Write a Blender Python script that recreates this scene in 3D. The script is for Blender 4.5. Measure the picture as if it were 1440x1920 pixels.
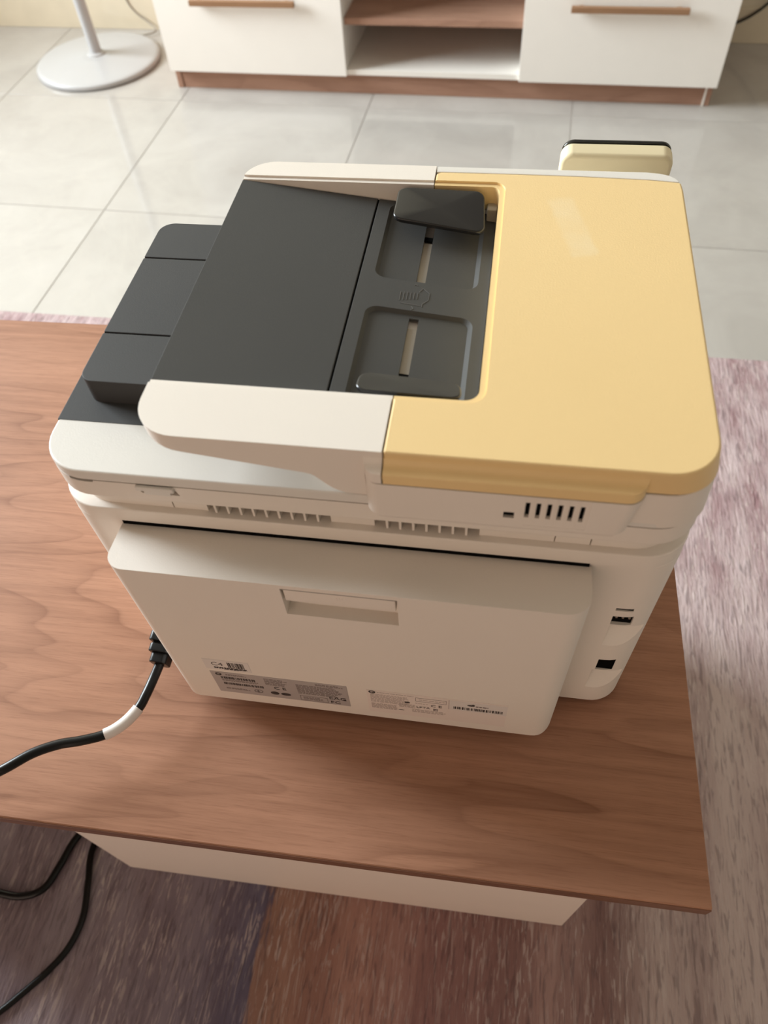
import bpy, bmesh, math, random
from mathutils import Matrix, Vector
random.seed(7)
for o in list(bpy.data.objects): bpy.data.objects.remove(o)
scene = bpy.context.scene
C = scene.collection

# ------------------------------------------------------------------ camera
TABLE = 0.505                      # height of the coffee table top
cam_d = bpy.data.cameras.new('camera')
cam_d.sensor_fit = 'VERTICAL'; cam_d.sensor_height = 36.0; cam_d.sensor_width = 27.0
cam_d.lens = 1407.4 / 1920 * 36.0
cam_d.clip_start = 0.02
cam = bpy.data.objects.new('camera', cam_d); C.objects.link(cam)
RW = Matrix(((0.9814, -0.1186, 0.1509), (0.1844, 0.7998, -0.5712), (-0.0529, 0.5884, 0.8068)))
cam.matrix_world = Matrix.Translation((0, 0, 1.108)) @ RW.to_quaternion().to_matrix().to_4x4()
cam_d.dof.use_dof = True
cam_d.dof.focus_distance = 0.60
cam_d.dof.aperture_fstop = 7.5
scene.camera = cam

# ------------------------------------------------------------------ light
world = bpy.data.worlds.new('world'); scene.world = world; world.use_nodes = True
bg = world.node_tree.nodes['Background']
bg.inputs[0].default_value = (1.0, 0.75, 0.60, 1); bg.inputs[1].default_value = 1.32
win = bpy.data.lights.new('window_daylight', 'AREA')
win.shape = 'RECTANGLE'; win.size = 1.6; win.size_y = 1.95
win.energy = 184; win.spread = math.radians(120); win.color = (0.86, 0.95, 1.0)
wo = bpy.data.objects.new('window_daylight', win); C.objects.link(wo)
wo.location = (-3.48, 1.60, 1.98)
wo.rotation_euler = (math.radians(90), 0, math.radians(-90))
scene.view_settings.view_transform = 'Standard'
scene.view_settings.look = 'None'
scene.view_settings.gamma = 1.0
scene.view_settings.exposure = 0.27
scene.view_settings.use_curve_mapping = False

# ------------------------------------------------------------------ materials
def principled(name):
    m = bpy.data.materials.new(name); m.use_nodes = True
    return m, m.node_tree, m.node_tree.nodes['Principled BSDF']

def nd(nt, t, **kw):
    n = nt.nodes.new(t)
    for k, v in kw.items():
        if k.startswith('i_'): n.inputs[k[2:].replace('_', ' ')].default_value = v
        else: setattr(n, k, v)
    return n

def lk(nt, a, b): nt.links.new(a, b)

def mathn(nt, op, a, b=None, c=None):
    n = nt.nodes.new('ShaderNodeMath'); n.operation = op
    for i, v in enumerate((a, b, c)):
        if v is None: continue
        if isinstance(v, (int, float)): n.inputs[i].default_value = v
        else: nt.links.new(v, n.inputs[i])
    return n.outputs[0]

def ramp(nt, fac, stops):
    r = nt.nodes.new('ShaderNodeValToRGB')
    e = r.color_ramp.elements
    while len(e) < len(stops): e.new(0.5)
    for el, (p, c) in zip(e, stops):
        el.position = p; el.color = (*c, 1)
    nt.links.new(fac, r.inputs[0])
    return r.outputs[0]

def mixc(nt, fac, a, b, blend='MIX'):
    n = nt.nodes.new('ShaderNodeMix'); n.data_type = 'RGBA'; n.blend_type = blend
    for i, v in ((0, fac), (6, a), (7, b)):
        if isinstance(v, tuple): n.inputs[i].default_value = (*v, 1) if len(v) == 3 else v
        elif isinstance(v, (int, float)): n.inputs[i].default_value = v
        else: nt.links.new(v, n.inputs[i])
    return n.outputs[2]

def coords(nt, scale=(1, 1, 1), kind='Object', rot=(0, 0, 0)):
    tc = nt.nodes.new('ShaderNodeTexCoord'); mp = nt.nodes.new('ShaderNodeMapping')
    mp.inputs['Scale'].default_value = scale; mp.inputs['Rotation'].default_value = rot
    nt.links.new(tc.outputs[kind], mp.inputs[0])
    return mp.outputs[0]

def noise(nt, vec, scale, detail=2, rough=0.5, dist=0.0):
    n = nt.nodes.new('ShaderNodeTexNoise')
    n.inputs['Scale'].default_value = scale; n.inputs['Detail'].default_value = detail
    n.inputs['Roughness'].default_value = rough; n.inputs['Distortion'].default_value = dist
    nt.links.new(vec, n.inputs['Vector'])
    return n.outputs[0]

def bump(nt, bs, h, strength, dist):
    b = nt.nodes.new('ShaderNodeBump'); b.inputs['Strength'].default_value = strength
    b.inputs['Distance'].default_value = dist
    nt.links.new(h, b.inputs['Height']); nt.links.new(b.outputs[0], bs.inputs['Normal'])

def plastic(name, col, rough=0.45, grain=900, gs=0.25, var=0.04, spec=0.5):
    m, nt, bs = principled(name)
    v = coords(nt)
    big = noise(nt, v, 14, 3)
    c2 = tuple(x * (1 - var) for x in col)
    lk(nt, mixc(nt, big, col, c2), bs.inputs['Base Color'])
    bs.inputs['Roughness'].default_value = rough
    bs.inputs['Specular IOR Level'].default_value = spec
    if gs: bump(nt, bs, noise(nt, v, grain, 1), gs, 0.0003)
    return m

M = {}
M['white'] = plastic('white_plastic', (0.80, 0.74, 0.665), 0.5, 1100, 0.2)
M['lid'] = plastic('pale_grey_plastic', (0.73, 0.70, 0.645), 0.5, 1100, 0.2)
M['cream'] = plastic('cream_plastic', (0.76, 0.66, 0.43), 0.4, 900, 0.1)
M['dark'] = plastic('charcoal_plastic', (0.075, 0.075, 0.073), 0.65, 1400, 0.25, 0.1, 0.2)
M['dark2'] = plastic('charcoal_plastic_dimmed', (0.056, 0.056, 0.056), 0.6, 1400, 0.2, 0.1, 0.2)  # same charcoal, darkened in colour to offset window light on the lid parts
M['black'] = plastic('black_plastic', (0.012, 0.012, 0.013), 0.35, 900, 0.05)
M['gloss_black'] = plastic('glossy_black_plastic', (0.014, 0.014, 0.015), 0.2, 500, 0.0, 0.1)
M['void'] = plastic('dark_cavity', (0.003, 0.003, 0.003), 0.9, 500, 0.0, 0.0, 0.05)  # flat black standing in for the darkness inside slots
M['glass'] = plastic('black_glass', (0.006, 0.007, 0.008), 0.06, 500, 0.0)
M['taupe'] = plastic('taupe_plastic', (0.33, 0.29, 0.235), 0.55)
M['groove_shade'] = plastic('seam_groove_shade', (0.10, 0.085, 0.07), 0.8, 400, 0.0)  # dark joint tone, also used where shade is painted in
M['metal'] = plastic('contact_metal', (0.6, 0.58, 0.52), 0.3); M['metal'].node_tree.nodes['Principled BSDF'].inputs['Metallic'].default_value = 0.9
M['cord'] = plastic('black_rubber', (0.006, 0.006, 0.006), 0.3, 600, 0.05, 0.04, 0.3)
M['paper_white'] = plastic('white_label', (0.72, 0.67, 0.63), 0.6, 400, 0.0)
M['paper_grey'] = plastic('grey_label', (0.42, 0.38, 0.365), 0.45, 400, 0.0)
M['paper_pink'] = plastic('pale_label', (0.78, 0.69, 0.63), 0.5, 400, 0.0)
M['ink'] = plastic('label_ink', (0.04, 0.032, 0.03), 0.7, 400, 0.0)
M['ink_soft'] = plastic('label_ink_faded', (0.22, 0.18, 0.165), 0.7, 400, 0.0)
M['ink_pale'] = plastic('label_ink_pale', (0.50, 0.42, 0.38), 0.7, 400, 0.0)
M['emboss'] = plastic('embossed_charcoal', (0.14, 0.14, 0.138), 0.4, 400, 0.0)
M['fan_white'] = plastic('fan_white', (0.48, 0.48, 0.48), 0.3, 600, 0.0)
M['door_white'] = plastic('cabinet_white', (0.90, 0.865, 0.80), 0.35, 300, 0.05)
M['panel_beige'] = plastic('panel_beige', (0.90, 0.80, 0.71), 0.5, 700, 0.1)
M['wall'] = plastic('wall_cream', (0.76, 0.70, 0.55), 0.3, 60, 0.15, 0.12)
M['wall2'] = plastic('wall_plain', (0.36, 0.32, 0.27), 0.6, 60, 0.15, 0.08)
M['skirting'] = plastic('skirting_tile', (0.80, 0.72, 0.55), 0.12, 60, 0.05, 0.15)
M['grout'] = plastic('grout', (0.36, 0.33, 0.295), 0.8, 300, 0.2)

def mat_yellow():
    m, nt, bs = principled('yellowed_plastic')
    v = coords(nt)
    base = mixc(nt, noise(nt, v, 9, 3), (0.835, 0.615, 0.300), (0.795, 0.578, 0.278))
    # faded rectangle where a sticker has been peeled off
    mp = nt.nodes.new('ShaderNodeMapping'); mp.vector_type = 'TEXTURE'
    mp.inputs['Location'].default_value = (0.1172, 0.1965, 0.31)
    mp.inputs['Rotation'].default_value = (0, 0, math.radians(15))
    tc = nt.nodes.new('ShaderNodeTexCoord'); lk(nt, tc.outputs['Object'], mp.inputs[0])
    sp = nt.nodes.new('ShaderNodeSeparateXYZ'); lk(nt, mp.outputs[0], sp.inputs[0])
    wob = mathn(nt, 'MULTIPLY', mathn(nt, 'SUBTRACT', noise(nt, v, 170, 3), 0.5), 0.004)
    ax = mathn(nt, 'ADD', mathn(nt, 'ABSOLUTE', sp.outputs[0]), wob)
    ay = mathn(nt, 'ADD', mathn(nt, 'ABSOLUTE', sp.outputs[1]), wob)
    fx = nd(nt, 'ShaderNodeMapRange', interpolation_type='SMOOTHSTEP'); fx.inputs[1].default_value = 0.0105; fx.inputs[2].default_value = 0.0065; lk(nt, ax, fx.inputs[0])
    fy = nd(nt, 'ShaderNodeMapRange', interpolation_type='SMOOTHSTEP'); fy.inputs[1].default_value = 0.036; fy.inputs[2].default_value = 0.029; lk(nt, ay, fy.inputs[0])
    patch = mathn(nt, 'MULTIPLY', mathn(nt, 'MULTIPLY', fx.outputs[0], fy.outputs[0]), mathn(nt, 'MULTIPLY', noise(nt, v, 60, 2), 0.62))
    lk(nt, mixc(nt, patch, base, (0.83, 0.70, 0.46)), bs.inputs['Base Color'])
    bs.inputs['Roughness'].default_value = 0.45
    bump(nt, bs, noise(nt, v, 1000, 1), 0.25, 0.0003)
    return m
M['yellow'] = mat_yellow()

def mat_wood(name, base, dark, light, k=5.0, sx=1.3, sy=7.0, rough=0.42, axis=0, off=0.0):
    """walnut veneer: contour lines of a stretched noise field plus fine fibres, grain along x"""
    m, nt, bs = principled(name)
    tc = nt.nodes.new('ShaderNodeTexCoord'); mp = nt.nodes.new('ShaderNodeMapping')
    lk(nt, tc.outputs['Object'], mp.inputs[0])
    mp.inputs['Scale'].default_value = (sx, sy, sy); mp.inputs['Location'].default_value = (off, off * 0.7, 0)
    n1 = noise(nt, mp.outputs[0], 1.0, 2.6, 0.45, 0.25)
    saw = mathn(nt, 'FRACT', mathn(nt, 'MULTIPLY', n1, k * 2.3))
    line = mathn(nt, 'POWER', mathn(nt, 'MINIMUM', saw, mathn(nt, 'MULTIPLY', mathn(nt, 'SUBTRACT', 1.0, saw), 7.0)), 4.0)
    vary = nd(nt, 'ShaderNodeMapRange'); vary.inputs[1].default_value = 0.3; vary.inputs[2].default_value = 0.65; vary.inputs[3].default_value = 0.35; vary.inputs[4].default_value = 1.0
    lk(nt, noise(nt, coords(nt, (4, 22, 22)), 1.0, 2), vary.inputs[0])
    line = mathn(nt, 'MULTIPLY', line, vary.outputs[0])
    fib = noise(nt, coords(nt, (6, 150, 150)), 1.0, 4, 0.65)
    fib2 = noise(nt, coords(nt, (45, 900, 900)), 1.0, 2, 0.6)
    blotch = noise(nt, coords(nt, (3, 16, 16)), 1.0, 3)
    c = mixc(nt, mathn(nt, 'MULTIPLY', line, 1.0), base, dark)
    c = mixc(nt, ramp(nt, fib, [(0.38, (0, 0, 0)), (0.72, (1, 1, 1))]), c, dark) if False else c
    f = nd(nt, 'ShaderNodeMapRange'); f.inputs[1].default_value = 0.35; f.inputs[2].default_value = 0.75; lk(nt, fib, f.inputs[0])
    c = mixc(nt, mathn(nt, 'MULTIPLY', f.outputs[0], 0.50), c, dark)
    g = nd(nt, 'ShaderNodeMapRange'); g.inputs[1].default_value = 0.4; g.inputs[2].default_value = 0.7; lk(nt, blotch, g.inputs[0])
    c = mixc(nt, mathn(nt, 'MULTIPLY', g.outputs[0], 0.55), c, light)
    h = nd(nt, 'ShaderNodeMapRange'); h.inputs[1].default_value = 0.5; h.inputs[2].default_value = 0.8; lk(nt, fib2, h.inputs[0])
    c = mixc(nt, mathn(nt, 'MULTIPLY', h.outputs[0], 0.35), c, dark)
    lk(nt, c, bs.inputs['Base Color'])
    bs.inputs['Roughness'].default_value = rough
    bs.inputs['Specular IOR Level'].default_value = 0.12
    bump(nt, bs, fib2, 0.15, 0.0004)
    return m
M['walnut'] = mat_wood('walnut_veneer', (0.40, 0.205, 0.128), (0.160, 0.068, 0.038), (0.48, 0.258, 0.168), 5.5, 1.7, 9.0, 0.5, off=3.1)
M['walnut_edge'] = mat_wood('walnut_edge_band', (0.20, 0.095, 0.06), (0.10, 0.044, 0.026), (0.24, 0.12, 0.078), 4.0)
M['walnut_dull'] = mat_wood('walnut_cabinet', (0.40, 0.235, 0.165), (0.22, 0.115, 0.078), (0.46, 0.28, 0.20), 4.0)
M['oak'] = mat_wood('handle_wood', (0.34, 0.195, 0.11), (0.21, 0.115, 0.06), (0.42, 0.25, 0.15), 4.0)

def mat_tile():
    m, nt, bs = principled('polished_tile')
    v = coords(nt, (1, 1, 1), 'Generated')
    oi = nt.nodes.new('ShaderNodeObjectInfo')
    sh = nt.nodes.new('ShaderNodeVectorMath'); sh.operation = 'ADD'
    lk(nt, coords(nt, (1, 1, 1), 'Object'), sh.inputs[0])
    cb = nt.nodes.new('ShaderNodeCombineXYZ'); lk(nt, mathn(nt, 'MULTIPLY', oi.outputs['Random'], 50.0), cb.inputs[0]); lk(nt, cb.outputs[0], sh.inputs[1])
    cl = noise(nt, sh.outputs[0], 4.0, 5, 0.6, 0.6)
    c = ramp(nt, cl, [(0.30, (0.385, 0.36, 0.33)), (0.55, (0.435, 0.41, 0.378)), (0.75, (0.465, 0.44, 0.41))])
    vein = noise(nt, sh.outputs[0], 2.2, 6, 0.62, 1.6)
    ve = mathn(nt, 'POWER', mathn(nt, 'SUBTRACT', 1.0, mathn(nt, 'ABSOLUTE', mathn(nt, 'MULTIPLY', mathn(nt, 'SUBTRACT', vein, 0.5), 6.0))), 8.0)
    ve = mathn(nt, 'MULTIPLY', mathn(nt, 'MAXIMUM', ve, 0.0), 0.16)
    lk(nt, mixc(nt, ve, c, (0.50, 0.465, 0.42)), bs.inputs['Base Color'])
    bs.inputs['Roughness'].default_value = 0.10
    bs.inputs['Specular IOR Level'].default_value = 0.55
    return m
M['tile'] = mat_tile()

def mat_rug():
    """abrashed woven rug: colour bands that run along y, broken by short streaks along the pile"""
    m, nt, bs = principled('abrash_rug')
    tc = nt.nodes.new('ShaderNodeTexCoord')
    sp = nt.nodes.new('ShaderNodeSeparateXYZ'); lk(nt, tc.outputs['Object'], sp.inputs[0])
    wob = mathn(nt, 'MULTIPLY', mathn(nt, 'SUBTRACT', noise(nt, coords(nt, (90, 14, 1)), 1.0, 3, 0.65), 0.5), 0.055)
    x = mathn(nt, 'ADD', sp.outputs[0], wob)
    t = nd(nt, 'ShaderNodeMapRange'); t.inputs[1].default_value = -1.0; t.inputs[2].default_value = 1.0; lk(nt, x, t.inputs[0])
    navy, plum = (0.15, 0.135, 0.20), (0.31, 0.255, 0.285)
    rust, rust2, mauve, grey = (0.42, 0.24, 0.20), (0.37, 0.215, 0.20), (0.50, 0.40, 0.38), (0.56, 0.465, 0.445)
    stops = [(0.0, plum), (0.27, plum), (0.345, (0.26, 0.22, 0.265)), (0.372, (0.19, 0.165, 0.225)), (0.387, navy), (0.391, (0.40, 0.25, 0.195)), (0.415, (0.37, 0.215, 0.17)), (0.45, rust), (0.50, rust2),
             (0.545, (0.33, 0.20, 0.185)), (0.585, (0.40, 0.27, 0.25)), (0.605, (0.30, 0.19, 0.175)), (0.635, mauve), (0.70, grey), (0.85, mauve), (1.0, grey)]
    c = ramp(nt, t.outputs[0], stops)
    bnd = nd(nt, 'ShaderNodeMapRange', interpolation_type='SMOOTHSTEP'); bnd.inputs[1].default_value = 0.40; bnd.inputs[2].default_value = 0.58; lk(nt, noise(nt, coords(nt, (17, 1.2, 1)), 1.0, 3, 0.6), bnd.inputs[0])
    c = mixc(nt, mathn(nt, 'MULTIPLY', bnd.outputs[0], 0.42), c, mixc(nt, 1.0, c, (0.52, 0.42, 0.44), 'MULTIPLY'))
    # toward the far end of the rug the weave fades to lavender and pale pink
    fy = nd(nt, 'ShaderNodeMapRange', interpolation_type='SMOOTHSTEP'); fy.inputs[1].default_value = 0.12; fy.inputs[2].default_value = 0.62; lk(nt, mathn(nt, 'ADD', sp.outputs[1], mathn(nt, 'MULTIPLY', wob, 3.0)), fy.inputs[0])
    far = ramp(nt, noise(nt, coords(nt, (26, 9, 1)), 1.0, 4, 0.6), [(0.30, (0.31, 0.19, 0.20)), (0.5, (0.46, 0.345, 0.35)), (0.68, (0.56, 0.45, 0.455))])
    c = mixc(nt, fy.outputs[0], c, far)
    st = noise(nt, coords(nt, (240, 30, 1)), 1.0, 3.5, 0.6, 0.9)
    f = nd(nt, 'ShaderNodeMapRange', interpolation_type='SMOOTHSTEP'); f.inputs[1].default_value = 0.52; f.inputs[2].default_value = 0.62; lk(nt, st, f.inputs[0])
    mod = noise(nt, coords(nt, (24, 7, 1)), 1.0, 3)
    fm = nd(nt, 'ShaderNodeMapRange'); fm.inputs[1].default_value = 0.32; fm.inputs[2].default_value = 0.62; lk(nt, mod, fm.inputs[0])
    c = mixc(nt, mathn(nt, 'MULTIPLY', mathn(nt, 'MULTIPLY', f.outputs[0], fm.outputs[0]), 0.60), c, (0.60, 0.51, 0.485))
    st2 = noise(nt, coords(nt, (210, 26, 1)), 1.0, 3, 0.6, 0.5)
    g = nd(nt, 'ShaderNodeMapRange', interpolation_type='SMOOTHSTEP'); g.inputs[1].default_value = 0.50; g.inputs[2].default_value = 0.66; lk(nt, st2, g.inputs[0])
    c = mixc(nt, mathn(nt, 'MULTIPLY', g.outputs[0], 0.40), c, (0.075, 0.05, 0.058))
    lk(nt, c, bs.inputs['Base Color'])
    bs.inputs['Roughness'].default_value = 0.95
    bs.inputs['Specular IOR Level'].default_value = 0.1
    bump(nt, bs, mathn(nt, 'ADD', st, st2), 0.6, 0.004)
    return m
M['rug'] = mat_rug()

# ------------------------------------------------------------------ mesh helpers
def rrect(x0, x1, y0, y1, r, n=8):
    """rounded rectangle, counter-clockwise; r = one radius or (x0y0, x1y0, x1y1, x0y1)"""
    if isinstance(r, (int, float)): r = (r,) * 4
    pts = []
    for (cx, cy, a0, rad) in ((x0, y0, 180, r[0]), (x1, y0, 270, r[1]), (x1, y1, 0, r[2]), (x0, y1, 90, r[3])):
        sx = 1 if cx == x0 else -1; sy = 1 if cy == y0 else -1
        if rad <= 0: pts.append((cx, cy)); continue
        for i in range(n + 1):
            a = math.radians(a0 + 90 * i / n)
            pts.append((cx + sx * rad + rad * math.cos(a), cy + sy * rad + rad * math.sin(a)))
    return pts

def loft(sections, caps=True):
    """sections: list of (outline, z) with equal vertex counts"""
    bm = bmesh.new(); rings = []
    for pts, z in sections: rings.append([bm.verts.new((p[0], p[1], z)) for p in pts])
    n = len(rings[0])
    for a, b in zip(rings, rings[1:]):
        for i in range(n): bm.faces.new((a[i], a[(i + 1) % n], b[(i + 1) % n], b[i]))
    if caps:
        bm.faces.new(list(reversed(rings[0]))); bm.faces.new(rings[-1])
    bmesh.ops.recalc_face_normals(bm, faces=bm.faces)
    return bm

def prism(pts, z0, z1): return loft([(pts, z0), (pts, z1)])

def extr_y(prof, y0, y1):
    bm = prism(prof, y0, y1)
    for v in bm.verts: v.co = Vector((v.co.x, v.co.z, v.co.y))
    bmesh.ops.recalc_face_normals(bm, faces=bm.faces); return bm

def extr_x(prof, x0, x1):
    bm = prism(prof, x0, x1)
    for v in bm.verts: v.co = Vector((v.co.z, v.co.x, v.co.y))
    bmesh.ops.recalc_face_normals(bm, faces=bm.faces); return bm

def box(x0, x1, y0, y1, z0, z1):
    return prism([(x0, y0), (x1, y0), (x1, y1), (x0, y1)], z0, z1)

def merge(*bms):
    out = bms[0]
    for b in bms[1:]:
        me = bpy.data.meshes.new('tmp'); b.to_mesh(me); out.from_mesh(me); bpy.data.meshes.remove(me); b.free()
    return out

def cyl(c, r, z0, z1, n=32):
    return prism([(c[0] + r * math.cos(2 * math.pi * i / n), c[1] + r * math.sin(2 * math.pi * i / n)) for i in range(n)], z0, z1)

def lathe(prof, c=(0, 0), n=48):
    """prof: list of (r, z) bottom to top, closed with caps"""
    return loft([([(c[0] + r * math.cos(2 * math.pi * i / n), c[1] + r * math.sin(2 * math.pi * i / n)) for i in range(n)], z) for r, z in prof])

def catmull(pts, per=8):
    P = [Vector(p) for p in pts]; P = [P[0] * 2 - P[1]] + P + [P[-1] * 2 - P[-2]]; out = []
    for i in range(1, len(P) - 2):
        for k in range(per):
            t = k / per
            out.append(0.5 * ((2 * P[i]) + (P[i + 1] - P[i - 1]) * t + (2 * P[i - 1] - 5 * P[i] + 4 * P[i + 1] - P[i + 2]) * t * t + (-P[i - 1] + 3 * P[i] - 3 * P[i + 1] + P[i + 2]) * t ** 3))
    out.append(P[-2]); return out

def tube(path, radii, n=12):
    bm = bmesh.new(); rings = []
    if isinstance(radii, (int, float)): radii = [radii] * len(path)
    up = Vector((0, 0, 1)); last = None
    for i, p in enumerate(path):
        d = (path[min(i + 1, len(path) - 1)] - path[max(i - 1, 0)]).normalized()
        a = d.cross(up) if last is None else last - d * last.dot(d)
        if a.length < 1e-6: a = d.cross(Vector((1, 0, 0)))
        a.normalize(); last = a; b = d.cross(a)
        rings.append([bm.verts.new(p + (a * math.cos(2 * math.pi * k / n) + b * math.sin(2 * math.pi * k / n)) * radii[i]) for k in range(n)])
    for r, s in zip(rings, rings[1:]):
        for k in range(n): bm.faces.new((r[k], r[(k + 1) % n], s[(k + 1) % n], s[k]))
    bm.faces.new(rings[0]); bm.faces.new(rings[-1])
    bmesh.ops.recalc_face_normals(bm, faces=bm.faces)
    return bm

def _tmp(bm):
    me = bpy.data.meshes.new('tmp'); bm.to_mesh(me); bm.free()
    o = bpy.data.objects.new('tmp', me); C.objects.link(o); return o

def bake(o):
    dg = bpy.context.evaluated_depsgraph_get(); dg.update()
    me = bpy.data.meshes.new_from_object(o.evaluated_get(dg))
    old = o.data; o.modifiers.clear(); o.data = me; bpy.data.meshes.remove(old)

def part(name, bm, mat, parent=None, bevel=0, seg=2, cut=(), inter=(), post=0, smooth=32, label=None, stuff=False):
    me = bpy.data.meshes.new(name); bm.to_mesh(me); bm.free()
    o = bpy.data.objects.new(name, me); C.objects.link(o)
    tmps = []
    def bev(w):
        b = o.modifiers.new('bevel', 'BEVEL'); b.width = w; b.segments = seg; b.limit_method = 'ANGLE'; b.angle_limit = math.radians(35)
    for k, lst in (('INTERSECT', inter), ('PRE', [bevel] if bevel else []), ('DIFFERENCE', cut)):
        for c in lst:
            if k == 'PRE': bev(c); continue
            t = _tmp(c); tmps.append(t)
            b = o.modifiers.new('bool', 'BOOLEAN'); b.operation = k; b.object = t; b.solver = 'EXACT'
    if post: bev(post)
    if o.modifiers: bake(o)
    for t in tmps:
        d = t.data; bpy.data.objects.remove(t); bpy.data.meshes.remove(d)
    me = o.data; me.name = name
    me.materials.clear(); me.materials.append(M[mat] if isinstance(mat, str) else mat)
    me.polygons.foreach_set('use_smooth', [True] * len(me.polygons))
    me.set_sharp_from_angle(angle=math.radians(smooth))
    w = o.modifiers.new('weighted_normal', 'WEIGHTED_NORMAL'); w.keep_sharp = True; w.weight = 80
    if parent: o.parent = parent
    if label: o['label'] = label
    if stuff: o['kind'] = 'stuff'
    return o

def thing(name, label, cat, loc=(0, 0, 0), rz=0, group=None):
    o = bpy.data.objects.new(name, None); C.objects.link(o)
    o.empty_display_size = 0.05
    o.location = loc; o.rotation_euler = (0, 0, rz); o['label'] = label; o['category'] = cat
    if group: o['group'] = group
    return o

def tag(o, label, cat, group=None):
    o['label'] = label; o['category'] = cat
    if group: o['group'] = group
    return o

def structure(o, label=None, cat=None):
    o['kind'] = 'structure'
    if label: o['label'] = label
    if cat: o['category'] = cat
    return o

# ------------------------------------------------------------------ the room
WALL_Y = 2.77
floor = structure(part('floor', box(-3.35, 2.2, -3.2, WALL_Y, -0.06, -0.0012), 'grout'), 'pale polished floor of large square tiles', 'floor')
PITCH = 0.603
tile_me = None
for i in range(-5, 6):
    for j in range(-10, 2):
        x0 = -1.136 + (i) * PITCH; y0 = 2.262 + j * PITCH
        xa, xb = max(x0, -3.35), min(x0 + PITCH, 2.2); ya, yb = max(y0, -3.2), min(y0 + PITCH, WALL_Y)
        if xb - xa < 0.02 or yb - ya < 0.02: continue
        g = 0.0011
        full = (xb - xa > PITCH - 1e-4) and (yb - ya > PITCH - 1e-4)
        if full and tile_me:
            t = bpy.data.objects.new('tile', tile_me); C.objects.link(t); t.parent = floor
        else:
            h, w = (yb - ya) / 2, (xb - xa) / 2
            t = part('tile', box(-w + g, w - g, -h + g, h - g, -0.0075, 0), 'tile', floor, bevel=0.0006, seg=1)
            if full: tile_me = t.data
        t.location = ((xa + xb) / 2, (ya + yb) / 2, 0)
wall_b = structure(part('wall_back', box(-3.5, 2.3, WALL_Y, WALL_Y + 0.1, -0.06, 3.05), 'wall'), 'cream wall behind the white media cabinet', 'wall')
structure(part('baseboard_back', box(-3.35, 2.2, WALL_Y - 0.009, WALL_Y, 0.0, 0.10), 'skirting', bevel=0.002), 'glossy cream skirting tile along the back wall', 'baseboard')
wall_l = structure(part('wall_left', box(-3.5, -3.35, -3.2, WALL_Y, -0.06, 3.05), 'wall2', cut=[box(-3.7, -3.2, 0.68, 2.52, 0.95, 2.99)]), 'plain wall with the window opening', 'wall')
structure(part('wall_right', box(2.2, 2.3, -3.2, WALL_Y, -0.06, 3.05), 'wall2'), 'plain wall on the right side of the room', 'wall')
structure(part('wall_fill_block', box(0.1, 2.3, -3.3, -3.2, -0.06, 3.05), 'wall2'), 'unseen half wall added behind the viewer to hold back fill light', 'wall')  # added out of view to cut fill light on the right side
structure(part('ceiling', box(-3.5, 2.3, -3.2, WALL_Y + 0.1, 3.05, 3.13), 'wall2'), 'plain ceiling above the room', 'ceiling')
w1 = structure(thing('window_1', 'white framed window in the left wall', 'window', (-3.40, 1.60, 0.95)))
for a in (-0.92, -0.01, 0.90):
    part('window_frame', box(-0.03, 0.03, a, a + 0.02, 0.0, 2.04), 'door_white', w1, bevel=0.003)
for z in (0.0, 2.01): part('window_frame', box(-0.028, 0.028, -0.92, 0.92, z, z + 0.03), 'door_white', w1, bevel=0.003)

# rug -------------------------------------------------------------------------
rug = part('rug', prism(rrect(-1.35, 1.35, -0.95, 1.0, 0.01, 3), 0.0, 0.009), 'rug', bevel=0.003)
ry = math.radians(1.6)
rug.rotation_euler = (0, 0, ry)
rug.location = (-0.02, 0.256, 0.0)
tag(rug, 'faded purple, rust and pink abrash rug under the coffee table', 'rug')

# media cabinet ---------------------------------------------------------------
cab = thing('media_cabinet', 'low white media cabinet with walnut plinth and open middle niche', 'cabinet', (0, 2.35, 0))
D = WALL_Y - 2.35 - 0.03
part('plinth', box(-1.152, 0.437, 0.0, 0.018, 0.0, 0.058), 'walnut_dull', cab, bevel=0.001)
part('side_panel', box(-1.171, -1.1535, -0.003, D, 0.0, 0.5), 'walnut_dull', cab, bevel=0.001)
part('side_panel', box(0.4375, 0.452, -0.003, D, 0.0, 0.5), 'walnut_dull', cab, bevel=0.001)
part('edge_strip', box(0.4325, 0.4375, -0.004, 0.015, 0.0, 0.058), 'door_white', cab)
part('bottom_board', box(-1.153, 0.437, -0.012, D, 0.058, 0.0735), 'door_white', cab, bevel=0.001)
part('divider', box(-0.625, -0.609, -0.002, D, 0.0735, 0.482), 'door_white', cab, bevel=0.001)
part('divider', box(-0.095, -0.079, -0.002, D, 0.0735, 0.482), 'door_white', cab, bevel=0.001)
part('shelf', box(-0.609, -0.095, 0.0, D, 0.190, 0.208), 'walnut_dull', cab, bevel=0.001)
part('back_board', box(-1.153, 0.437, D, D + 0.008, 0.0, 0.5), 'walnut_dull', cab)
part('top_board', box(-1.18, 0.462, -0.03, D, 0.482, 0.5), 'door_white', cab, bevel=0.001)
for x0, x1, hx0, hx1 in ((-1.1745, -0.6085, -1.053, -0.739), (-0.0945, 0.458, 0.0295, 0.333)):
    d = part('door', box(x0, x1, -0.024, -0.006, 0.0585, 0.478), 'door_white', cab, bevel=0.0012)
    hz = 0.2475
    h = part('handle', merge(box(hx0, hx1, -0.048, -0.034, hz, hz + 0.0145), box(hx0 + 0.02, hx0 + 0.032, -0.036, -0.022, hz + 0.003, hz + 0.0115), box(hx1 - 0.032, hx1 - 0.02, -0.036, -0.022, hz + 0.003, hz + 0.0115)), 'oak', d, bevel=0.001)

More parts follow.
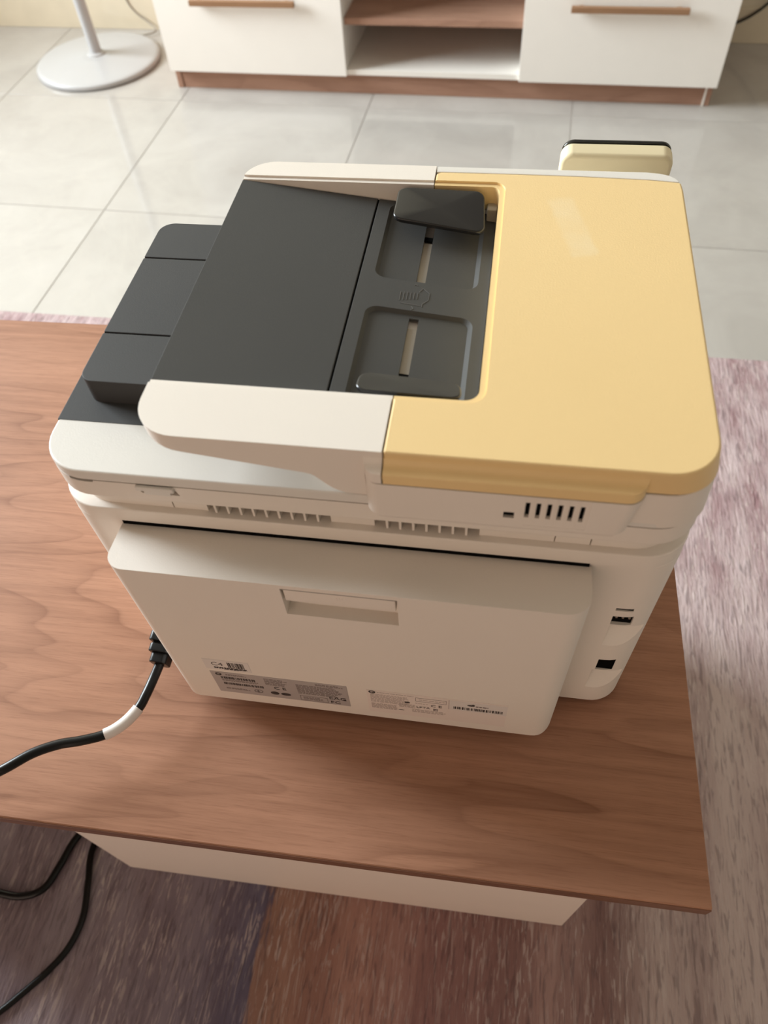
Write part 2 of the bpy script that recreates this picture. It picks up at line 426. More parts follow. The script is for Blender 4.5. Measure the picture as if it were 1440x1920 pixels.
# pedestal fan ----------------------------------------------------------------
fan = thing('pedestal_fan', 'white round base and pole of a standing fan by the wall', 'fan', (-1.511, 2.4955, 0))
part('base', lathe([(0.200, 0.0), (0.2065, 0.004), (0.2065, 0.012), (0.203, 0.0165), (0.19, 0.0195), (0.12, 0.0245), (0.05, 0.029), (0.047, 0.031)], n=72), 'fan_white', fan, smooth=50)
part('collar', lathe([(0.030, 0.0305), (0.0295, 0.034), (0.022, 0.038)]), 'fan_white', fan, smooth=50)
part('pole', lathe([(0.0185, 0.037), (0.0185, 1.02), (0.016, 1.025)]), 'fan_white', fan, smooth=50)
part('fan_cord', tube(catmull([(0.05, 0.19, 0.006), (0.12, 0.225, 0.012), (0.085, 0.255, 0.03), (0.045, 0.2635, 0.055), (0.02, 0.264, 0.10), (0.0, 0.264, 0.22), (0.01, 0.264, 0.35)], 6), 0.0028, 8), 'taupe', fan, smooth=60)
tag(part('wall_cable', tube(catmull([(0.455, WALL_Y - 0.02, 0.03), (0.545, WALL_Y - 0.016, 0.062), (0.59, WALL_Y - 0.016, 0.089), (0.62, WALL_Y - 0.016, 0.118), (0.68, WALL_Y - 0.016, 0.19), (0.72, WALL_Y - 0.016, 0.30)], 6), 0.004, 8), 'cord', smooth=60), 'thin black cable rising along the wall right of the cabinet', 'cable')

# coffee table ----------------------------------------------------------------
TY = math.radians(3.203)
def tw(x, y, z=0.0):      # table-frame point to world
    c, s = math.cos(TY), math.sin(TY); return (c * x - s * y, s * x + c * y, z)
tx, ty_ = -0.36, 0.40
tab = thing('coffee_table', 'walnut veneer coffee table with pale panel base standing on the rug', 'table', tw(tx, ty_, 0.0), TY)
zr = 0.009
part('table_top', box(-0.95 - tx, 0.187 - tx, 0.110 - ty_, 0.6895 - ty_, TABLE - 0.016, TABLE), 'walnut', tab, bevel=0.0008, seg=1)
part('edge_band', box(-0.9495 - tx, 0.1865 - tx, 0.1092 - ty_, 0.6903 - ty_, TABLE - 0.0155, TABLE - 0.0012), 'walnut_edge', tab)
part('base_panel', box(-0.431 - tx, 0.1507 - tx, 0.159 - ty_, 0.175 - ty_, zr, TABLE - 0.016), 'panel_beige', tab, bevel=0.0008, seg=1)
part('base_panel', box(-0.431 - tx, 0.1507 - tx, 0.62 - ty_, 0.636 - ty_, zr, TABLE - 0.016), 'panel_beige', tab, bevel=0.0008, seg=1)
part('base_side', box(-0.431 - tx, -0.415 - tx, 0.175 - ty_, 0.62 - ty_, zr, TABLE - 0.016), 'walnut', tab)
part('base_side', box(0.1347 - tx, 0.1507 - tx, 0.175 - ty_, 0.62 - ty_, zr, TABLE - 0.016), 'walnut', tab)
part('end_leg', box(-0.91 - tx, -0.89 - tx, 0.159 - ty_, 0.636 - ty_, zr, TABLE - 0.016), 'walnut', tab)

# cables on the rug -----------------------------------------------------------
tag(part('floor_cable', tube(catmull([(-0.44, 0.30, 0.015), (-0.500, 0.205, 0.014), (-0.5270, 0.156, 0.014), (-0.5345, 0.120, 0.014), (-0.5440, 0.0880, 0.014), (-0.570, 0.0735, 0.014), (-0.6100, 0.0720, 0.014), (-0.70, 0.075, 0.014), (-0.85, 0.05, 0.014)], 8), 0.0050, 10), 'cord', smooth=60),
    'black cable curving left across the rug from under the table', 'cable', 'black cables on the rug')
tag(part('floor_cable', tube(catmull([(-0.45, 0.33, 0.015), (-0.485, 0.22, 0.014), (-0.4985, 0.150, 0.014), (-0.4870, 0.105, 0.014), (-0.4765, 0.0650, 0.014), (-0.4800, 0.030, 0.014), (-0.4950, 0.0005, 0.014), (-0.5180, -0.030, 0.014), (-0.5420, -0.0580, 0.014), (-0.62, -0.14, 0.014)], 8), 0.0044, 10), 'cord', smooth=60),
    'black cable running toward the bottom left corner over the rug', 'cable', 'black cables on the rug')

# ------------------------------------------------------------------ the printer
PZ = math.radians(2.2893)
PLOC = (-0.0846, 0.2522, TABLE)
P = thing('laser_printer', 'white multifunction laser printer with yellowed feeder cover, seen from behind', 'printer', PLOC, PZ)

# main housing
def wedge(z0, zt, z1, depth, x0, x1):
    return extr_x([(-0.003, z0 - 0.003 * (zt - z0) / depth), (depth, zt), (-0.003, z1 + 0.003 * (z1 - zt) / depth)], x0, x1)
body = part('body', prism(rrect(-0.199, 0.199, 0.0, 0.30, (0.025, 0.025, 0.02, 0.02), 10), 0.006, 0.2127), 'white', P, bevel=0.0012, smooth=18,
     cut=[box(0.1675, 0.1792, -0.01, 0.012, 0.1572, 0.1606), box(0.1674, 0.1812, -0.01, 0.014, 0.1382, 0.1497),
          box(0.1697, 0.1823, -0.01, 0.014, 0.0662, 0.0832),
          wedge(0.1065, 0.127, 0.1372, 0.0095, 0.1676, 0.21), wedge(0.0325, 0.0535, 0.0650, 0.0095, 0.1676, 0.21),
          box(-0.190, -0.166, -0.01, 0.012, 0.020, 0.056)])
part('vent_slot_shade', box(0.1677, 0.1790, 0.0010, 0.0118, 0.1576, 0.1605), 'void', P)  # black plate painting the unlit depth of the slot
rj = part('network_port', box(0.1677, 0.1809, 0.0022, 0.0135, 0.1388, 0.1496), 'void', P)
for k in range(3): part('contact', box(0.1697 + k * 0.0042, 0.1711 + k * 0.0042, 0.0010, 0.0023, 0.1455, 0.1475), 'metal', rj, bevel=0.0003)
part('usb_port', box(0.1699, 0.1821, 0.0012, 0.0135, 0.0667, 0.0831), 'void', P)
part('power_socket', box(-0.1895, -0.1665, 0.006, 0.0118, 0.0205, 0.0555), 'void', P)
for fx in (-0.17, 0.17):
    for fy in (0.03, 0.27): part('foot', cyl((fx, fy), 0.014, 0.0, 0.0065, 20), 'black', P)
part('paper_tray', prism(rrect(-0.185, 0.185, 0.295, 0.355, (0, 0, 0.02, 0.02)), 0.008, 0.115), 'white', P, bevel=0.002)
part('front_cover', extr_x([(0.2995, 0.118), (0.352, 0.118), (0.335, 0.165), (0.3095, 0.205), (0.2995, 0.205)], -0.185, 0.185), 'white', P, bevel=0.003)
# rim band round the top of the body
def R_(x0, x1, y0, y1, r, i): return rrect(x0 + i, x1 - i, y0 + i, y1 - i, r - i, 10)
part('rim_band', loft([(R_(-0.1995, 0.1995, -0.002, 0.302, 0.03, i), z) for i, z in ((0.0004, 0.2135), (0.0, 0.2139), (0.0, 0.2248), (0.0003, 0.2257), (0.0010, 0.2262), (0.006, 0.2266))]), 'white', P, smooth=40)
part('band_seam', prism(rrect(-0.1982, 0.1982, 0.0008, 0.299, 0.0245, 10), 0.2120, 0.2138), 'groove_shade', P)
# vent strip between body and scanner
vents = ((-0.0958, -0.0165), (0.0106, 0.0745))
strip = part('vent_strip', prism(rrect(-0.187, 0.190, 0.0030, 0.255, 0.026, 10), 0.2255, 0.2427), 'white', P,
     cut=[box(a, b, -0.01, 0.016, 0.2265, 0.2424) for a, b in vents] + [box(x, x + 0.0008, -0.01, 0.006, 0.22, 0.25) for x in (-0.1188, 0.1185, 0.1394)])
for a, b in vents: part('vent_shade', box(a + 0.0002, b - 0.0002, 0.0125, 0.0158, 0.2267, 0.2422), 'groove_shade', strip)  # dark back plate that paints shade into the vent recess
rib_me = None
for x0, n, st in ((-0.0901, 9, 0.0082), (0.0186, 7, 0.008)):
    for k in range(n):
        if rib_me is None:
            r = part('rib', box(-0.0007, 0.0007, 0.0018, 0.016, 0.2266, 0.2424), 'white', strip); rib_me = r.data
        else:
            r = bpy.data.objects.new('rib', rib_me); C.objects.link(r); r.parent = strip
        r.location = (x0 + k * st, 0, 0)
# rear door
door = loft([(rrect(-0.158, 0.1435, -0.0375, -0.0012, (0.013, 0.015, 0, 0), 8), z) for z in (0.012, 0.2100)])
for v in door.verts:
    if v.co.z > 0.1: v.co.z = 0.2095 + (-0.0012 - v.co.y) * 0.075
part('rear_door', door, 'white', P, bevel=0.0016, seg=3,
     inter=[extr_y(rrect(-0.1595, 0.1450, 0.0112, 0.23, (0.012, 0.014, 0, 0), 8), -0.06, 0.02)],
     cut=[box(-0.0437, 0.0292, -0.05, -0.0285, 0.1762, 0.2080)])
part('door_gap', box(-0.157, 0.142, -0.0016, -0.0002, 0.2065, 0.2134), 'void', P)
dh = part('door_handle', extr_x([(-0.0366, 0.1922), (-0.0366, 0.2060), (-0.0355, 0.2067), (-0.0290, 0.2067), (-0.0290, 0.1922)], -0.0424, 0.0279), 'white', P, bevel=0.0008)
part('handle_shade', box(-0.0434, 0.0289, -0.0369, -0.0290, 0.2062, 0.2079), 'groove_shade', P)  # dark strip painting the shade line under the recess lip
part('raised_mark', merge(*[box(x, x + 0.0006, -0.0368, -0.0364, 0.198, 0.202) for x in (-0.009, -0.0072, -0.0054)]), 'white', dh)

# scanner base, lid
base = loft([(R_(-0.194, 0.198, -0.005, 0.258, 0.03, i), z) for i, z in ((0.0032, 0.2424), (0.0012, 0.2428), (0.0002, 0.2437), (0.0, 0.2446), (0.0, 0.2588))])
part('scanner_base', base, 'white', P, smooth=50,
     cut=[extr_y([(-0.1312, 0.2553), (-0.1272, 0.2553), (-0.1272, 0.2508), (-0.1292, 0.2508)], -0.02, 0.004), extr_y([(-0.1105, 0.2553), (-0.1068, 0.2553), (-0.1052, 0.2508), (-0.1105, 0.2508)], -0.02, 0.004),
          box(-0.174, -0.1585, -0.03, 0.02, 0.2573, 0.27)])
part('lid_seam', prism(R_(-0.194, 0.198, -0.005, 0.246, 0.03, 0.0007), 0.2587, 0.2600), 'groove_shade', P)
lid = part('scanner_lid', loft([(R_(-0.1935, 0.198, -0.0052, 0.247, 0.03, i), z) for i, z in ((0.0005, 0.2596), (0.0, 0.2600), (0.0, 0.2660), (0.0004, 0.2669), (0.0014, 0.2675))]), 'lid', P, smooth=45)
part('lid_latch', merge(box(-0.1312, -0.1072, -0.0072, -0.004, 0.2552, 0.2588), box(-0.1274, -0.1104, -0.0062, -0.003, 0.2508, 0.2553)), 'lid', lid, bevel=0.0006)
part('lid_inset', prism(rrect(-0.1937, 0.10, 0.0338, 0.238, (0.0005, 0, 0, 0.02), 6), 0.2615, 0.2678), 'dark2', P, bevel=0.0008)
# raised output blocks on the lid
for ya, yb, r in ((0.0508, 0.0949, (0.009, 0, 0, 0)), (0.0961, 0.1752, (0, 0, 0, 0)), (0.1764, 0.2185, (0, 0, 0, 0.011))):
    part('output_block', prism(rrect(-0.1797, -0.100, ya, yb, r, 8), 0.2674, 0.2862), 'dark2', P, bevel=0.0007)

# document feeder: white housing with cantilevered wing
def draft(bm, k=0.085, xk=0.0):
    for v in bm.verts:
        if v.co.y < 0.03: v.co.y += (0.31 - v.co.z) * k
        if xk and v.co.x > 0.1: v.co.x += (0.31 - v.co.z) * xk
    return bm
wing_prof = [(-0.130, 0.3030), (-0.105, 0.2980), (-0.0240, 0.2852), (-0.0205, 0.2843), (-0.0180, 0.2825), (-0.0155, 0.2795), (-0.0125, 0.2755), (-0.0090, 0.2720), (-0.0050, 0.2695), (-0.001, 0.2682), (0.0104, 0.2680), (0.0104, 0.2893), (0.0212, 0.2893), (0.0212, 0.3100), (-0.130, 0.3100)]
SL = 0.1145
def tz(x): return 0.3085 - SL * (x + 0.119)
housing = extr_y(wing_prof, -0.0085, 0.265)
plan = prism(rrect(-0.1187, 0.06, -0.0085, 0.265, (0.026, 0, 0, 0.022), 10), 0.2, 0.4)
tray_cut = extr_y([(-0.15, tz(-0.15) - 0.0028), (0.10, tz(0.10) - 0.0028), (0.10, 0.36), (-0.15, 0.36)], 0.0336, 0.2426)
part('feeder_housing', draft(housing), 'white', P, inter=[draft(plan)], bevel=0.0012, seg=2,
     cut=[tray_cut, extr_y([(-0.0200, tz(-0.02) - 0.0062), (0.10, tz(0.10) - 0.0062), (0.10, 0.36), (-0.0200, 0.36)], 0.0336, 0.2426), box(-0.15, 0.05, 0.0302, 0.2460, 0.3086, 0.36)])
rail = [(0.0217, 0.2576), (0.08, 0.2576), (0.125, 0.2570), (0.170, 0.2552), (0.1895, 0.2530), (0.1893, 0.2545), (0.1872, 0.2584), (0.1830, 0.2617), (0.1770, 0.2638), (0.168, 0.2650), (0.0217, 0.2650)]
part('front_rail', prism(rail, 0.262, 0.3098), 'lid', P, bevel=0.0009)
# yellowed cover
cov_pts = [(0.0218, -0.0085)] + [(0.191 - 0.026 + 0.026 * math.cos(math.radians(a)), -0.0085 + 0.026 + 0.026 * math.sin(math.radians(a))) for a in range(-90, 1, 9)] \
    + [(0.191, 0.2440), (0.1903, 0.2525)] + [(0.170, 0.2548), (0.125, 0.2566), (0.08, 0.2572), (0.0250, 0.2572), (0.0218, 0.2550)]
part('feeder_cover', draft(prism(cov_pts, 0.2915, 0.3100), 0.085, 0.24), 'yellow', P, bevel=0.0014, seg=3,
     cut=[prism(rrect(0.0, 0.0678, 0.0338, 0.2424, (0, 0.008, 0.006, 0), 6), 0.28, 0.34), prism(rrect(-0.002, 0.0718, 0.0300, 0.2462, (0, 0.011, 0.009, 0), 6), 0.3084, 0.35)])
# white side of the feeder below the cover
part('feeder_side', loft([(rrect(0.0112, xr, y0, 0.262, (0.002, 0.028, 0.01, 0), 10), z) for xr, y0, z in ((0.1985, -0.0050, 0.2600), (0.1958, -0.0067, 0.2905))]), 'white', P, bevel=0.0004, seg=1, cut=[extr_y([(0.0, tz(0.0) - 0.0062), (0.0678, tz(0.0678) - 0.0062), (0.0678, 0.36), (0.0, 0.36)], 0.0336, 0.2426)])
part('cover_seam', prism(rrect(0.0722, 0.1945, -0.0058, 0.2535, (0.002, 0.026, 0.01, 0), 10), 0.2903, 0.2916), 'groove_shade', P)
# hinge box with grille and lock slot
hb = loft([(rrect(0.0108 + i, 0.157 - i2, y0, 0.012, (r, r, 0, 0), 8), z) for i, i2, y0, r, z in ((0.004, 0.010, -0.0052, 0.005, 0.2485), (0.0015, 0.006, -0.0112, 0.007, 0.2570), (0.0, 0.004, -0.0143, 0.008, 0.2630), (0.0, 0.0, -0.0148, 0.009, 0.2910))])
slots = [0.0985 + 0.00566 * k for k in range(6)]
part('hinge_box', hb, 'white', P, smooth=40,
     cut=[box(x - 0.0012, x + 0.0012, -0.03, -0.005, 0.2720, 0.2852) for x in slots] + [box(x - 0.0016, x + 0.0034, -0.03, -0.01415, 0.2650, 0.2908) for x in slots] + [box(0.0862, 0.0920, -0.03, -0.007, 0.2706, 0.2760)])
part('grille_shade', box(0.0965, 0.1285, -0.0122, -0.0055, 0.2724, 0.2851), 'void', P)  # black plate behind the slots, painted shade for their depth
part('lock_slot', box(0.0863, 0.0919, -0.0141, -0.0075, 0.2728, 0.2759), 'void', P)
led = [(-0.0148, 0.2918), (-0.0148, 0.2984), (-0.0145, 0.2992), (-0.0136, 0.2998), (-0.0116, 0.3003), (-0.0099, 0.3011), (-0.0088, 0.3026), (-0.0081, 0.3048), (0.006, 0.3048), (0.006, 0.2918)]
part('ledge_seam', prism(rrect(0.0115, 0.1563, -0.0143, 0.004, (0.008, 0.009, 0, 0), 8), 0.2909, 0.2919), 'groove_shade', P)
part('cover_ledge', extr_x(led, 0.0218, 0.158), 'yellow', P, inter=[prism(rrect(0.02, 0.157, -0.0148, 0.02, (0, 0.010, 0, 0), 8), 0.28, 0.31)], smooth=40)
part('ledge_cap', extr_x(led, 0.009, 0.0210), 'white', P, inter=[prism(rrect(0.0108, 0.03, -0.0148, 0.02, (0.008, 0, 0, 0), 8), 0.28, 0.31)], smooth=40)

# feeder input tray
def slope_slab(x0, x1, y0, y1, dz0, dz1):
    return extr_y([(x0, tz(x0) + dz0), (x1, tz(x1) + dz0), (x1, tz(x1) + dz1), (x0, tz(x0) + dz1)], y0, y1)
def sheared(bm):
    for v in bm.verts: v.co.z += tz(v.co.x)
    return bm
part('flap_gap', slope_slab(-0.0204, -0.0176, 0.0338, 0.2424, -0.0027, -0.0012), 'void', P)
part('input_flap', slope_slab(-0.1190, -0.0194, 0.0342, 0.2420, -0.0019, 0.0), 'dark', P, bevel=0.0006)
feed_cut = []
def pocket(x0, x1, y0, y1, ra):
    a = rrect(x0 + 0.0022, x1 - 0.0032, y0 + 0.0014, y1 - 0.0016, 0.006, 6); b = rrect(x0, x1, y0, y1, 0.008, 6)
    return sheared(loft([(a, -0.0026), (b, 0.0001), (b, 0.01)]))
feed = slope_slab(-0.0182, 0.0668, 0.0342, 0.2420, -0.0045, 0.0)
slot_boxes = [sheared(box(0.0187, 0.0247, 0.1560, 0.2330, -0.02, 0.02)), sheared(box(0.0187, 0.0247, 0.0450, 0.1205, -0.02, 0.02))]
tray = part('feed_tray', feed, 'dark', P, bevel=0.0006, cut=[pocket(-0.0092, 0.0595, 0.1540, 0.2390, 0), pocket(-0.0092, 0.0592, 0.0400, 0.1250, 0)] + slot_boxes)
for ya, yb in ((0.150, 0.2025), (0.072, 0.1125)): part('slot_floor', sheared(box(0.0180, 0.0255, ya, yb, -0.0050, -0.0042)), 'taupe', P)
for ya, yb in ((0.2045, 0.2090), (0.0690, 0.0715)): part('slot_bridge', sheared(box(0.0180, 0.0255, ya, yb, -0.0047, -0.0036)), 'void', P)
# embossed loading mark
em = [sheared(box(0.0105 + 0.0022 * k, 0.0108 + 0.0022 * k, 0.1335 + 0.0006 * k, 0.1420 + 0.0002 * k, -0.0002, 0.00025)) for k in range(6)]
def seg(x0, y0, x1, y1, w=0.0003):
    d = Vector((x1 - x0, y1 - y0)); n = Vector((-d.y, d.x)).normalized() * w / 2
    return sheared(prism([(x0 - n.x, y0 - n.y), (x1 - n.x, y1 - n.y), (x1 + n.x, y1 + n.y), (x0 + n.x, y0 + n.y)], -0.0002, 0.00025))
em += [seg(0.0225, 0.1440, 0.0245, 0.1480), seg(0.0245, 0.1480, 0.0290, 0.1440), seg(0.0290, 0.1440, 0.0290, 0.1370), seg(0.0290, 0.1370, 0.0255, 0.1325), seg(0.0255, 0.1325, 0.0255, 0.1295),
       seg(0.0115, 0.1310, 0.0245, 0.1305), seg(0.0190, 0.1290, 0.0205, 0.1270), seg(0.0205, 0.1270, 0.0190, 0.1255), seg(0.0185, 0.1500, 0.0195, 0.1515), seg(0.0195, 0.1515, 0.0205, 0.1500)]
part('embossed_mark', merge(*em), 'emboss', tray)
# paper guides: bilinear plates with a fence
def guide(c, t, r, fence, mat):
    FL, FR, NR, NL = [Vector(p) for p in c]
    def at(u, v): return (FL * (1 - u) + FR * u) * v + (NL * (1 - u) + NR * u) * (1 - v)
    ol = rrect(0, 1, 0, 1, 0.001, 1)
    W = (FR - FL).length; H = (FL - NL).length
    ol = [(x / W, y / H) for x, y in rrect(0, W, 0, H, r, 6)]
    bm = bmesh.new(); N = 6
    tp = [bm.verts.new(at(u, v)) for u, v in ol]; bt = [bm.verts.new(at(u, v) - Vector((0, 0, t))) for u, v in ol]
    n = len(ol)
    for i in range(n): bm.faces.new((tp[i], bt[i], bt[(i + 1) % n], tp[(i + 1) % n]))
    ct = bm.verts.new(at(0.5, 0.5)); cb = bm.verts.new(at(0.5, 0.5) - Vector((0, 0, t)))
    for i in range(n):
        bm.faces.new((tp[i], tp[(i + 1) % n], ct)); bm.faces.new((bt[(i + 1) % n], bt[i], cb))
    bmesh.ops.recalc_face_normals(bm, faces=bm.faces)
    g = part('paper_guide', bm, mat, P, bevel=0.0012, seg=3, smooth=45)
    x0, x1, y0, y1 = fence
    part('fence', extr_y([(x0, tz(x0) - 0.0016), (x1, tz(x1) - 0.0016), (x1, NR.z - 0.0036 if y0 > 0.1 else FR.z - 0.0036), (x0, NL.z - 0.0036 if y0 > 0.1 else FL.z - 0.0036)], y0, y1), mat, g)
    return g
guide(((-0.0030, 0.2385, 0.3088), (0.0575, 0.2385, 0.3075), (0.0605, 0.2025, 0.2985), (-0.0030, 0.2025, 0.3080)), 0.0035, 0.006, (0.003, 0.055, 0.2320, 0.2360), 'gloss_black')
guide(((-0.0010, 0.0555, 0.3046), (0.0570, 0.0555, 0.3000), (0.0585, 0.0395, 0.3040), (-0.0020, 0.0395, 0.3060)), 0.0035, 0.006, (0.003, 0.053, 0.0408, 0.0440), 'gloss_black')
part('tray_end_trim', box(0.0600, 0.0672, 0.2330, 0.2424, 0.2855, 0.2965), 'taupe', P, bevel=0.001)

# control panel standing up behind the feeder (front of the printer)
pl = Matrix.Translation((0.1545, 0.3270, 0.2915)) @ Matrix.Rotation(math.radians(8), 4, 'X')
def local(bm, m):
    bmesh.ops.transform(bm, matrix=m, verts=bm.verts); return bm
cp = part('control_panel', local(extr_y(rrect(-0.0425, 0.0425, -0.098, -0.0005, (0.004, 0.004, 0.009, 0.009), 8), -0.006, 0.010), pl), 'cream', P, bevel=0.0035, seg=4)
part('screen', local(extr_y(rrect(-0.0418, 0.0418, -0.097, 0.0, 0.009, 8), 0.0095, 0.0125), pl), 'glass', cp, bevel=0.0008)
part('panel_bracket', box(0.13, 0.18, 0.2995, 0.325, 0.19, 0.235), 'white', P, bevel=0.003)

# stickers on the rear door -----------------------------------------------------
FY = -0.0375
def decal(x0, x1, z0, z1, d): return box(x0, x1, FY - d, FY + 0.0002, z0, z1)
def ink(name, bms, mat, parent): return part(name, merge(*bms), mat, parent)
def marks(bms, mat, parent):
    for b in bms: part('mark', b, mat, parent)
def text_bm(s, x, z, h, d):
    cu = bpy.data.curves.new('t', 'FONT'); cu.body = s; cu.size = h * 1.4; cu.extrude = 0.00003; cu.resolution_u = 2
    o = bpy.data.objects.new('t', cu); C.objects.link(o)
    dg = bpy.context.evaluated_depsgraph_get(); dg.update()
    me = bpy.data.meshes.new_from_object(o.evaluated_get(dg))
    bm = bmesh.new(); bm.from_mesh(me)
    bpy.data.objects.remove(o); bpy.data.curves.remove(cu); bpy.data.meshes.remove(me)
    for v in bm.verts: v.co = Vector((x + v.co.x, FY - d - v.co.z, z + v.co.y))
    return bm
def ring(cx, cz, rx, rz, d, w=0.25, n=20):
    bm = bmesh.new(); o, i = [], []
    for k in range(n):
        a = 2 * math.pi * k / n; c, s = math.cos(a), math.sin(a)
        o.append(bm.verts.new((cx + rx * c, FY - d, cz + rz * s))); i.append(bm.verts.new((cx + rx * (1 - w) * c, FY - d, cz + rz * (1 - w) * s)))
    for k in range(n): bm.faces.new((o[k], o[(k + 1) % n], i[(k + 1) % n], i[k]))
    return bm
def disc(cx, cz, rx, rz, d, n=20):
    bm = bmesh.new(); bm.faces.new([bm.verts.new((cx + rx * math.cos(2 * math.pi * k / n), FY - d, cz + rz * math.sin(2 * math.pi * k / n))) for k in range(n)]); return bm
def bars(x0, x1, z0, z1, d, unit=0.0004):
    out = []; x = x0
    while x < x1 - unit:
        w = unit * random.choice((1, 1, 2, 3)); out.append(decal(x, min(x + w, x1), z0, z1, d)); x += w + unit * random.choice((1, 1, 2))
    return out
def lines(x0, x1, z0, z1, step, d, h=0.45, ragged=0.25):
    out = []; z = z1
    while z > z0 + step * 0.5:
        x = x0; xe = x1 - random.random() * ragged * (x1 - x0)
        while x < xe:
            w = random.uniform(0.0012, 0.0042); out.append(decal(x, min(x + w, xe), z - step * h, z, d)); x += w + 0.0006
        z -= step
    return out
def hp_logo(cx, cz, r, d):
    return disc(cx, cz, r, r, d)

s = part('asset_sticker', decal(-0.1246, -0.0884, 0.0717, 0.0892, 0.00025), 'paper_white', P)
ink('lettering', [text_bm('C4', -0.1190, 0.0793, 0.0058, 0.0003)], 'ink', s)
ink('barcode', bars(-0.1055, -0.0925, 0.0775, 0.0865, 0.0004), 'ink', s)
ink('small_print', lines(-0.1175, -0.0915, 0.0742, 0.0768, 0.0014, 0.0004, 0.8, 0) + lines(-0.110, -0.098, 0.0726, 0.0740, 0.0012, 0.0004, 0.5, 0), 'ink', s)

s = part('serial_sticker', decal(-0.1235, -0.0152, 0.0280, 0.0674, 0.00025), 'paper_grey', P)
ink('logo', [ring(-0.1172, 0.0632, 0.0026, 0.0026, 0.0004, 0.35), text_bm('hp', -0.1190, 0.0621, 0.0026, 0.0004)], 'ink', s)
ink('barcode', bars(-0.1165, -0.0880, 0.0550, 0.0590, 0.0004) + bars(-0.1165, -0.0840, 0.0440, 0.0478, 0.0004), 'ink', s)
ink('small_print', lines(-0.1115, -0.095, 0.0615, 0.0640, 0.0014, 0.0004) + lines(-0.1165, -0.086, 0.0500, 0.0535, 0.0017, 0.0004) + lines(-0.1165, -0.094, 0.0345, 0.0375, 0.0016, 0.0004)
    + lines(-0.081, -0.0625, 0.0510, 0.0640, 0.0021, 0.0004) + lines(-0.0560, -0.0200, 0.0420, 0.0600, 0.0020, 0.0004, 0.5, 0.15) + lines(-0.0400, -0.0185, 0.0600, 0.0650, 0.0020, 0.0004, 0.5, 0.2) + lines(-0.053, -0.036, 0.0315, 0.0370, 0.0020, 0.0004), 'ink_soft', s)
ink('border', [decal(-0.0555, -0.0330, 0.0388, 0.0392, 0.0004), decal(-0.0555, -0.0330, 0.0298, 0.0302, 0.0004), decal(-0.0555, -0.0551, 0.0300, 0.0390, 0.0004), decal(-0.0334, -0.0330, 0.0300, 0.0390, 0.0004)], 'ink_soft', s)
marks([text_bm('C E', -0.0755, 0.0455, 0.0050, 0.0004), text_bm('EAC', -0.0318, 0.0385, 0.0055, 0.0004), text_bm('FC', -0.0312, 0.0305, 0.0052, 0.0004), disc(-0.0760, 0.0372, 0.0036, 0.0030, 0.0004), disc(-0.0670, 0.0372, 0.0042, 0.0026, 0.0004), ring(-0.0895, 0.0372, 0.0036, 0.0032, 0.0004, 0.15), text_bm('R', -0.0908, 0.0358, 0.0026, 0.0004)] + [decal(-0.0200, -0.0178, 0.0380, 0.0410, 0.0004)], 'ink', s)

s = part('regulatory_sticker', decal(0.0, 0.1065, 0.0240, 0.0668, 0.00025), 'paper_pink', P)
ink('logo', [ring(0.0042, 0.0635, 0.0027, 0.0027, 0.0004, 0.4), text_bm('hp', 0.0024, 0.0624, 0.0027, 0.0004)], 'ink', s)
ink('small_print', lines(0.0080, 0.0360, 0.0620, 0.0640, 0.0020, 0.0004, 0.5, 0) + lines(0.0025, 0.0330, 0.0440, 0.0600, 0.0018, 0.0004, 0.5, 0.2) + lines(0.0025, 0.0230, 0.0325, 0.0420, 0.0017, 0.0004, 0.6, 0.05)
    + lines(0.0245, 0.0370, 0.0400, 0.0470, 0.0017, 0.0004, 0.6, 0.05) + lines(0.0400, 0.0600, 0.0570, 0.0590, 0.0020, 0.0004, 0.5, 0.3) + lines(0.0370, 0.0500, 0.0500, 0.0515, 0.0016, 0.0004) + lines(0.0345, 0.0640, 0.0325, 0.0390, 0.0022, 0.0004, 0.55, 0.2), 'ink_pale', s)
ink('border', [decal(0.0375, 0.0610, 0.0617, 0.0620, 0.0004), decal(0.0375, 0.0610, 0.0552, 0.0555, 0.0004), decal(0.0375, 0.0378, 0.0552, 0.0620, 0.0004), decal(0.0607, 0.0610, 0.0552, 0.0620, 0.0004), decal(0.0628, 0.0631, 0.0475, 0.0650, 0.0004)], 'ink_soft', s)
marks([text_bm('C E', 0.0490, 0.0475, 0.0042, 0.0004), disc(0.0310, 0.0508, 0.0022, 0.0016, 0.0004), text_bm('LPTA', 0.0378, 0.0425, 0.0034, 0.0004)], 'ink', s)
ink('stamp', lines(0.0510, 0.0545, 0.0395, 0.0440, 0.0011, 0.0004, 0.6, 0), 'ink_soft', s); ink('printed_dot', [disc(0.0260, 0.0345, 0.0024, 0.0007, 0.0004)], 'ink_soft', s)
s = part('barcode_sticker', decal(0.0636, 0.1066, 0.0472, 0.0648, 0.0004), 'paper_white', P)
ink('barcode', bars(0.0665, 0.1035, 0.0500, 0.0545, 0.0006, 0.0004), 'ink', s)
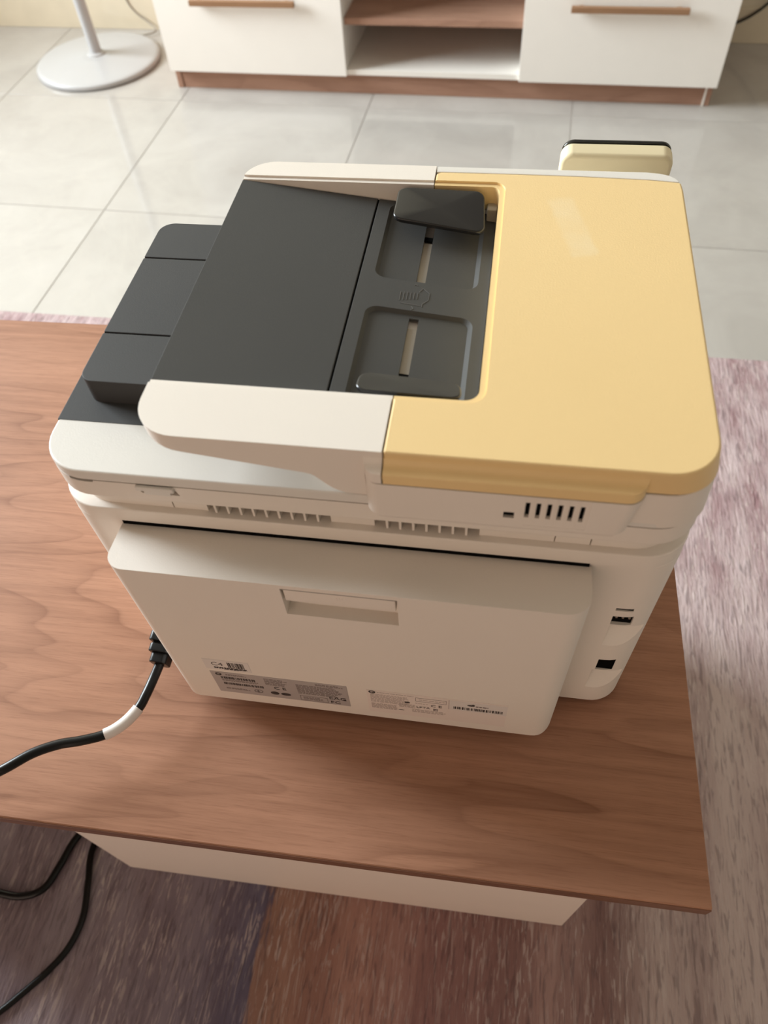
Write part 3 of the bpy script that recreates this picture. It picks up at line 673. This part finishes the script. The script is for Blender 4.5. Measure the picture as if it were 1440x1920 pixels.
ink('emblem', [disc(0.0795, 0.0595, 0.0028, 0.0013, 0.0006)], 'ink', s); ink('emblem', [disc(0.0812, 0.0604, 0.0012, 0.0016, 0.00062)], 'ink', s)
ink('lettering', lines(0.0832, 0.0925, 0.0572, 0.0592, 0.0020, 0.0006, 0.8, 0), 'ink_soft', s)

# power cord --------------------------------------------------------------------
pc = thing('power_cord', 'black power cord plugged into the back of the printer', 'cord', PLOC, PZ)
ax = Vector((-0.05, -1.0, -0.18)).normalized()
rot = Vector((0, -1, 0)).rotation_difference(ax).to_matrix().to_4x4()
pm = Matrix.Translation((-0.1782, 0.0, 0.0378)) @ rot
part('plug', merge(local(extr_y(rrect(-0.0105, 0.0105, -0.015, 0.015, 0.004, 4), -0.008, 0.0005), pm), local(extr_y(rrect(-0.0092, 0.0092, -0.0125, 0.0125, 0.004, 4), -0.0165, -0.0095), pm), local(extr_y(rrect(-0.0075, 0.0075, -0.0085, 0.0085, 0.004, 4), -0.0245, -0.0155), pm), local(extr_y(rrect(-0.0085, 0.0085, -0.011, 0.011, 0.004, 4), -0.0100, -0.0075), pm)), 'cord', pc, bevel=0.001)
path = catmull([(-0.1790, -0.021, 0.0340), (-0.1815, -0.036, 0.0310), (-0.1835, -0.050, 0.0300), (-0.1865, -0.0610, 0.0285), (-0.1950, -0.0745, 0.0270), (-0.2070, -0.0850, 0.0270), (-0.2240, -0.0930, 0.0290), (-0.2390, -0.0985, 0.0310), (-0.2560, -0.1085, 0.0330), (-0.2740, -0.1242, 0.0340), (-0.300, -0.1380, 0.0290), (-0.335, -0.142, 0.0180), (-0.385, -0.128, 0.0060), (-0.46, -0.10, 0.0045), (-0.56, -0.085, 0.0045)], 8)
part('cable', tube(path, 0.0040, 12), 'cord', pc, smooth=60)
i0 = min(range(len(path)), key=lambda i: (path[i] - Vector((-0.1865, -0.0610, 0.0285))).length); i1 = min(range(len(path)), key=lambda i: (path[i] - Vector((-0.2070, -0.0850, 0.0270))).length)
part('cord_tag', tube(path[i0:i1 + 1], 0.0047, 12), 'paper_white', pc, smooth=60)
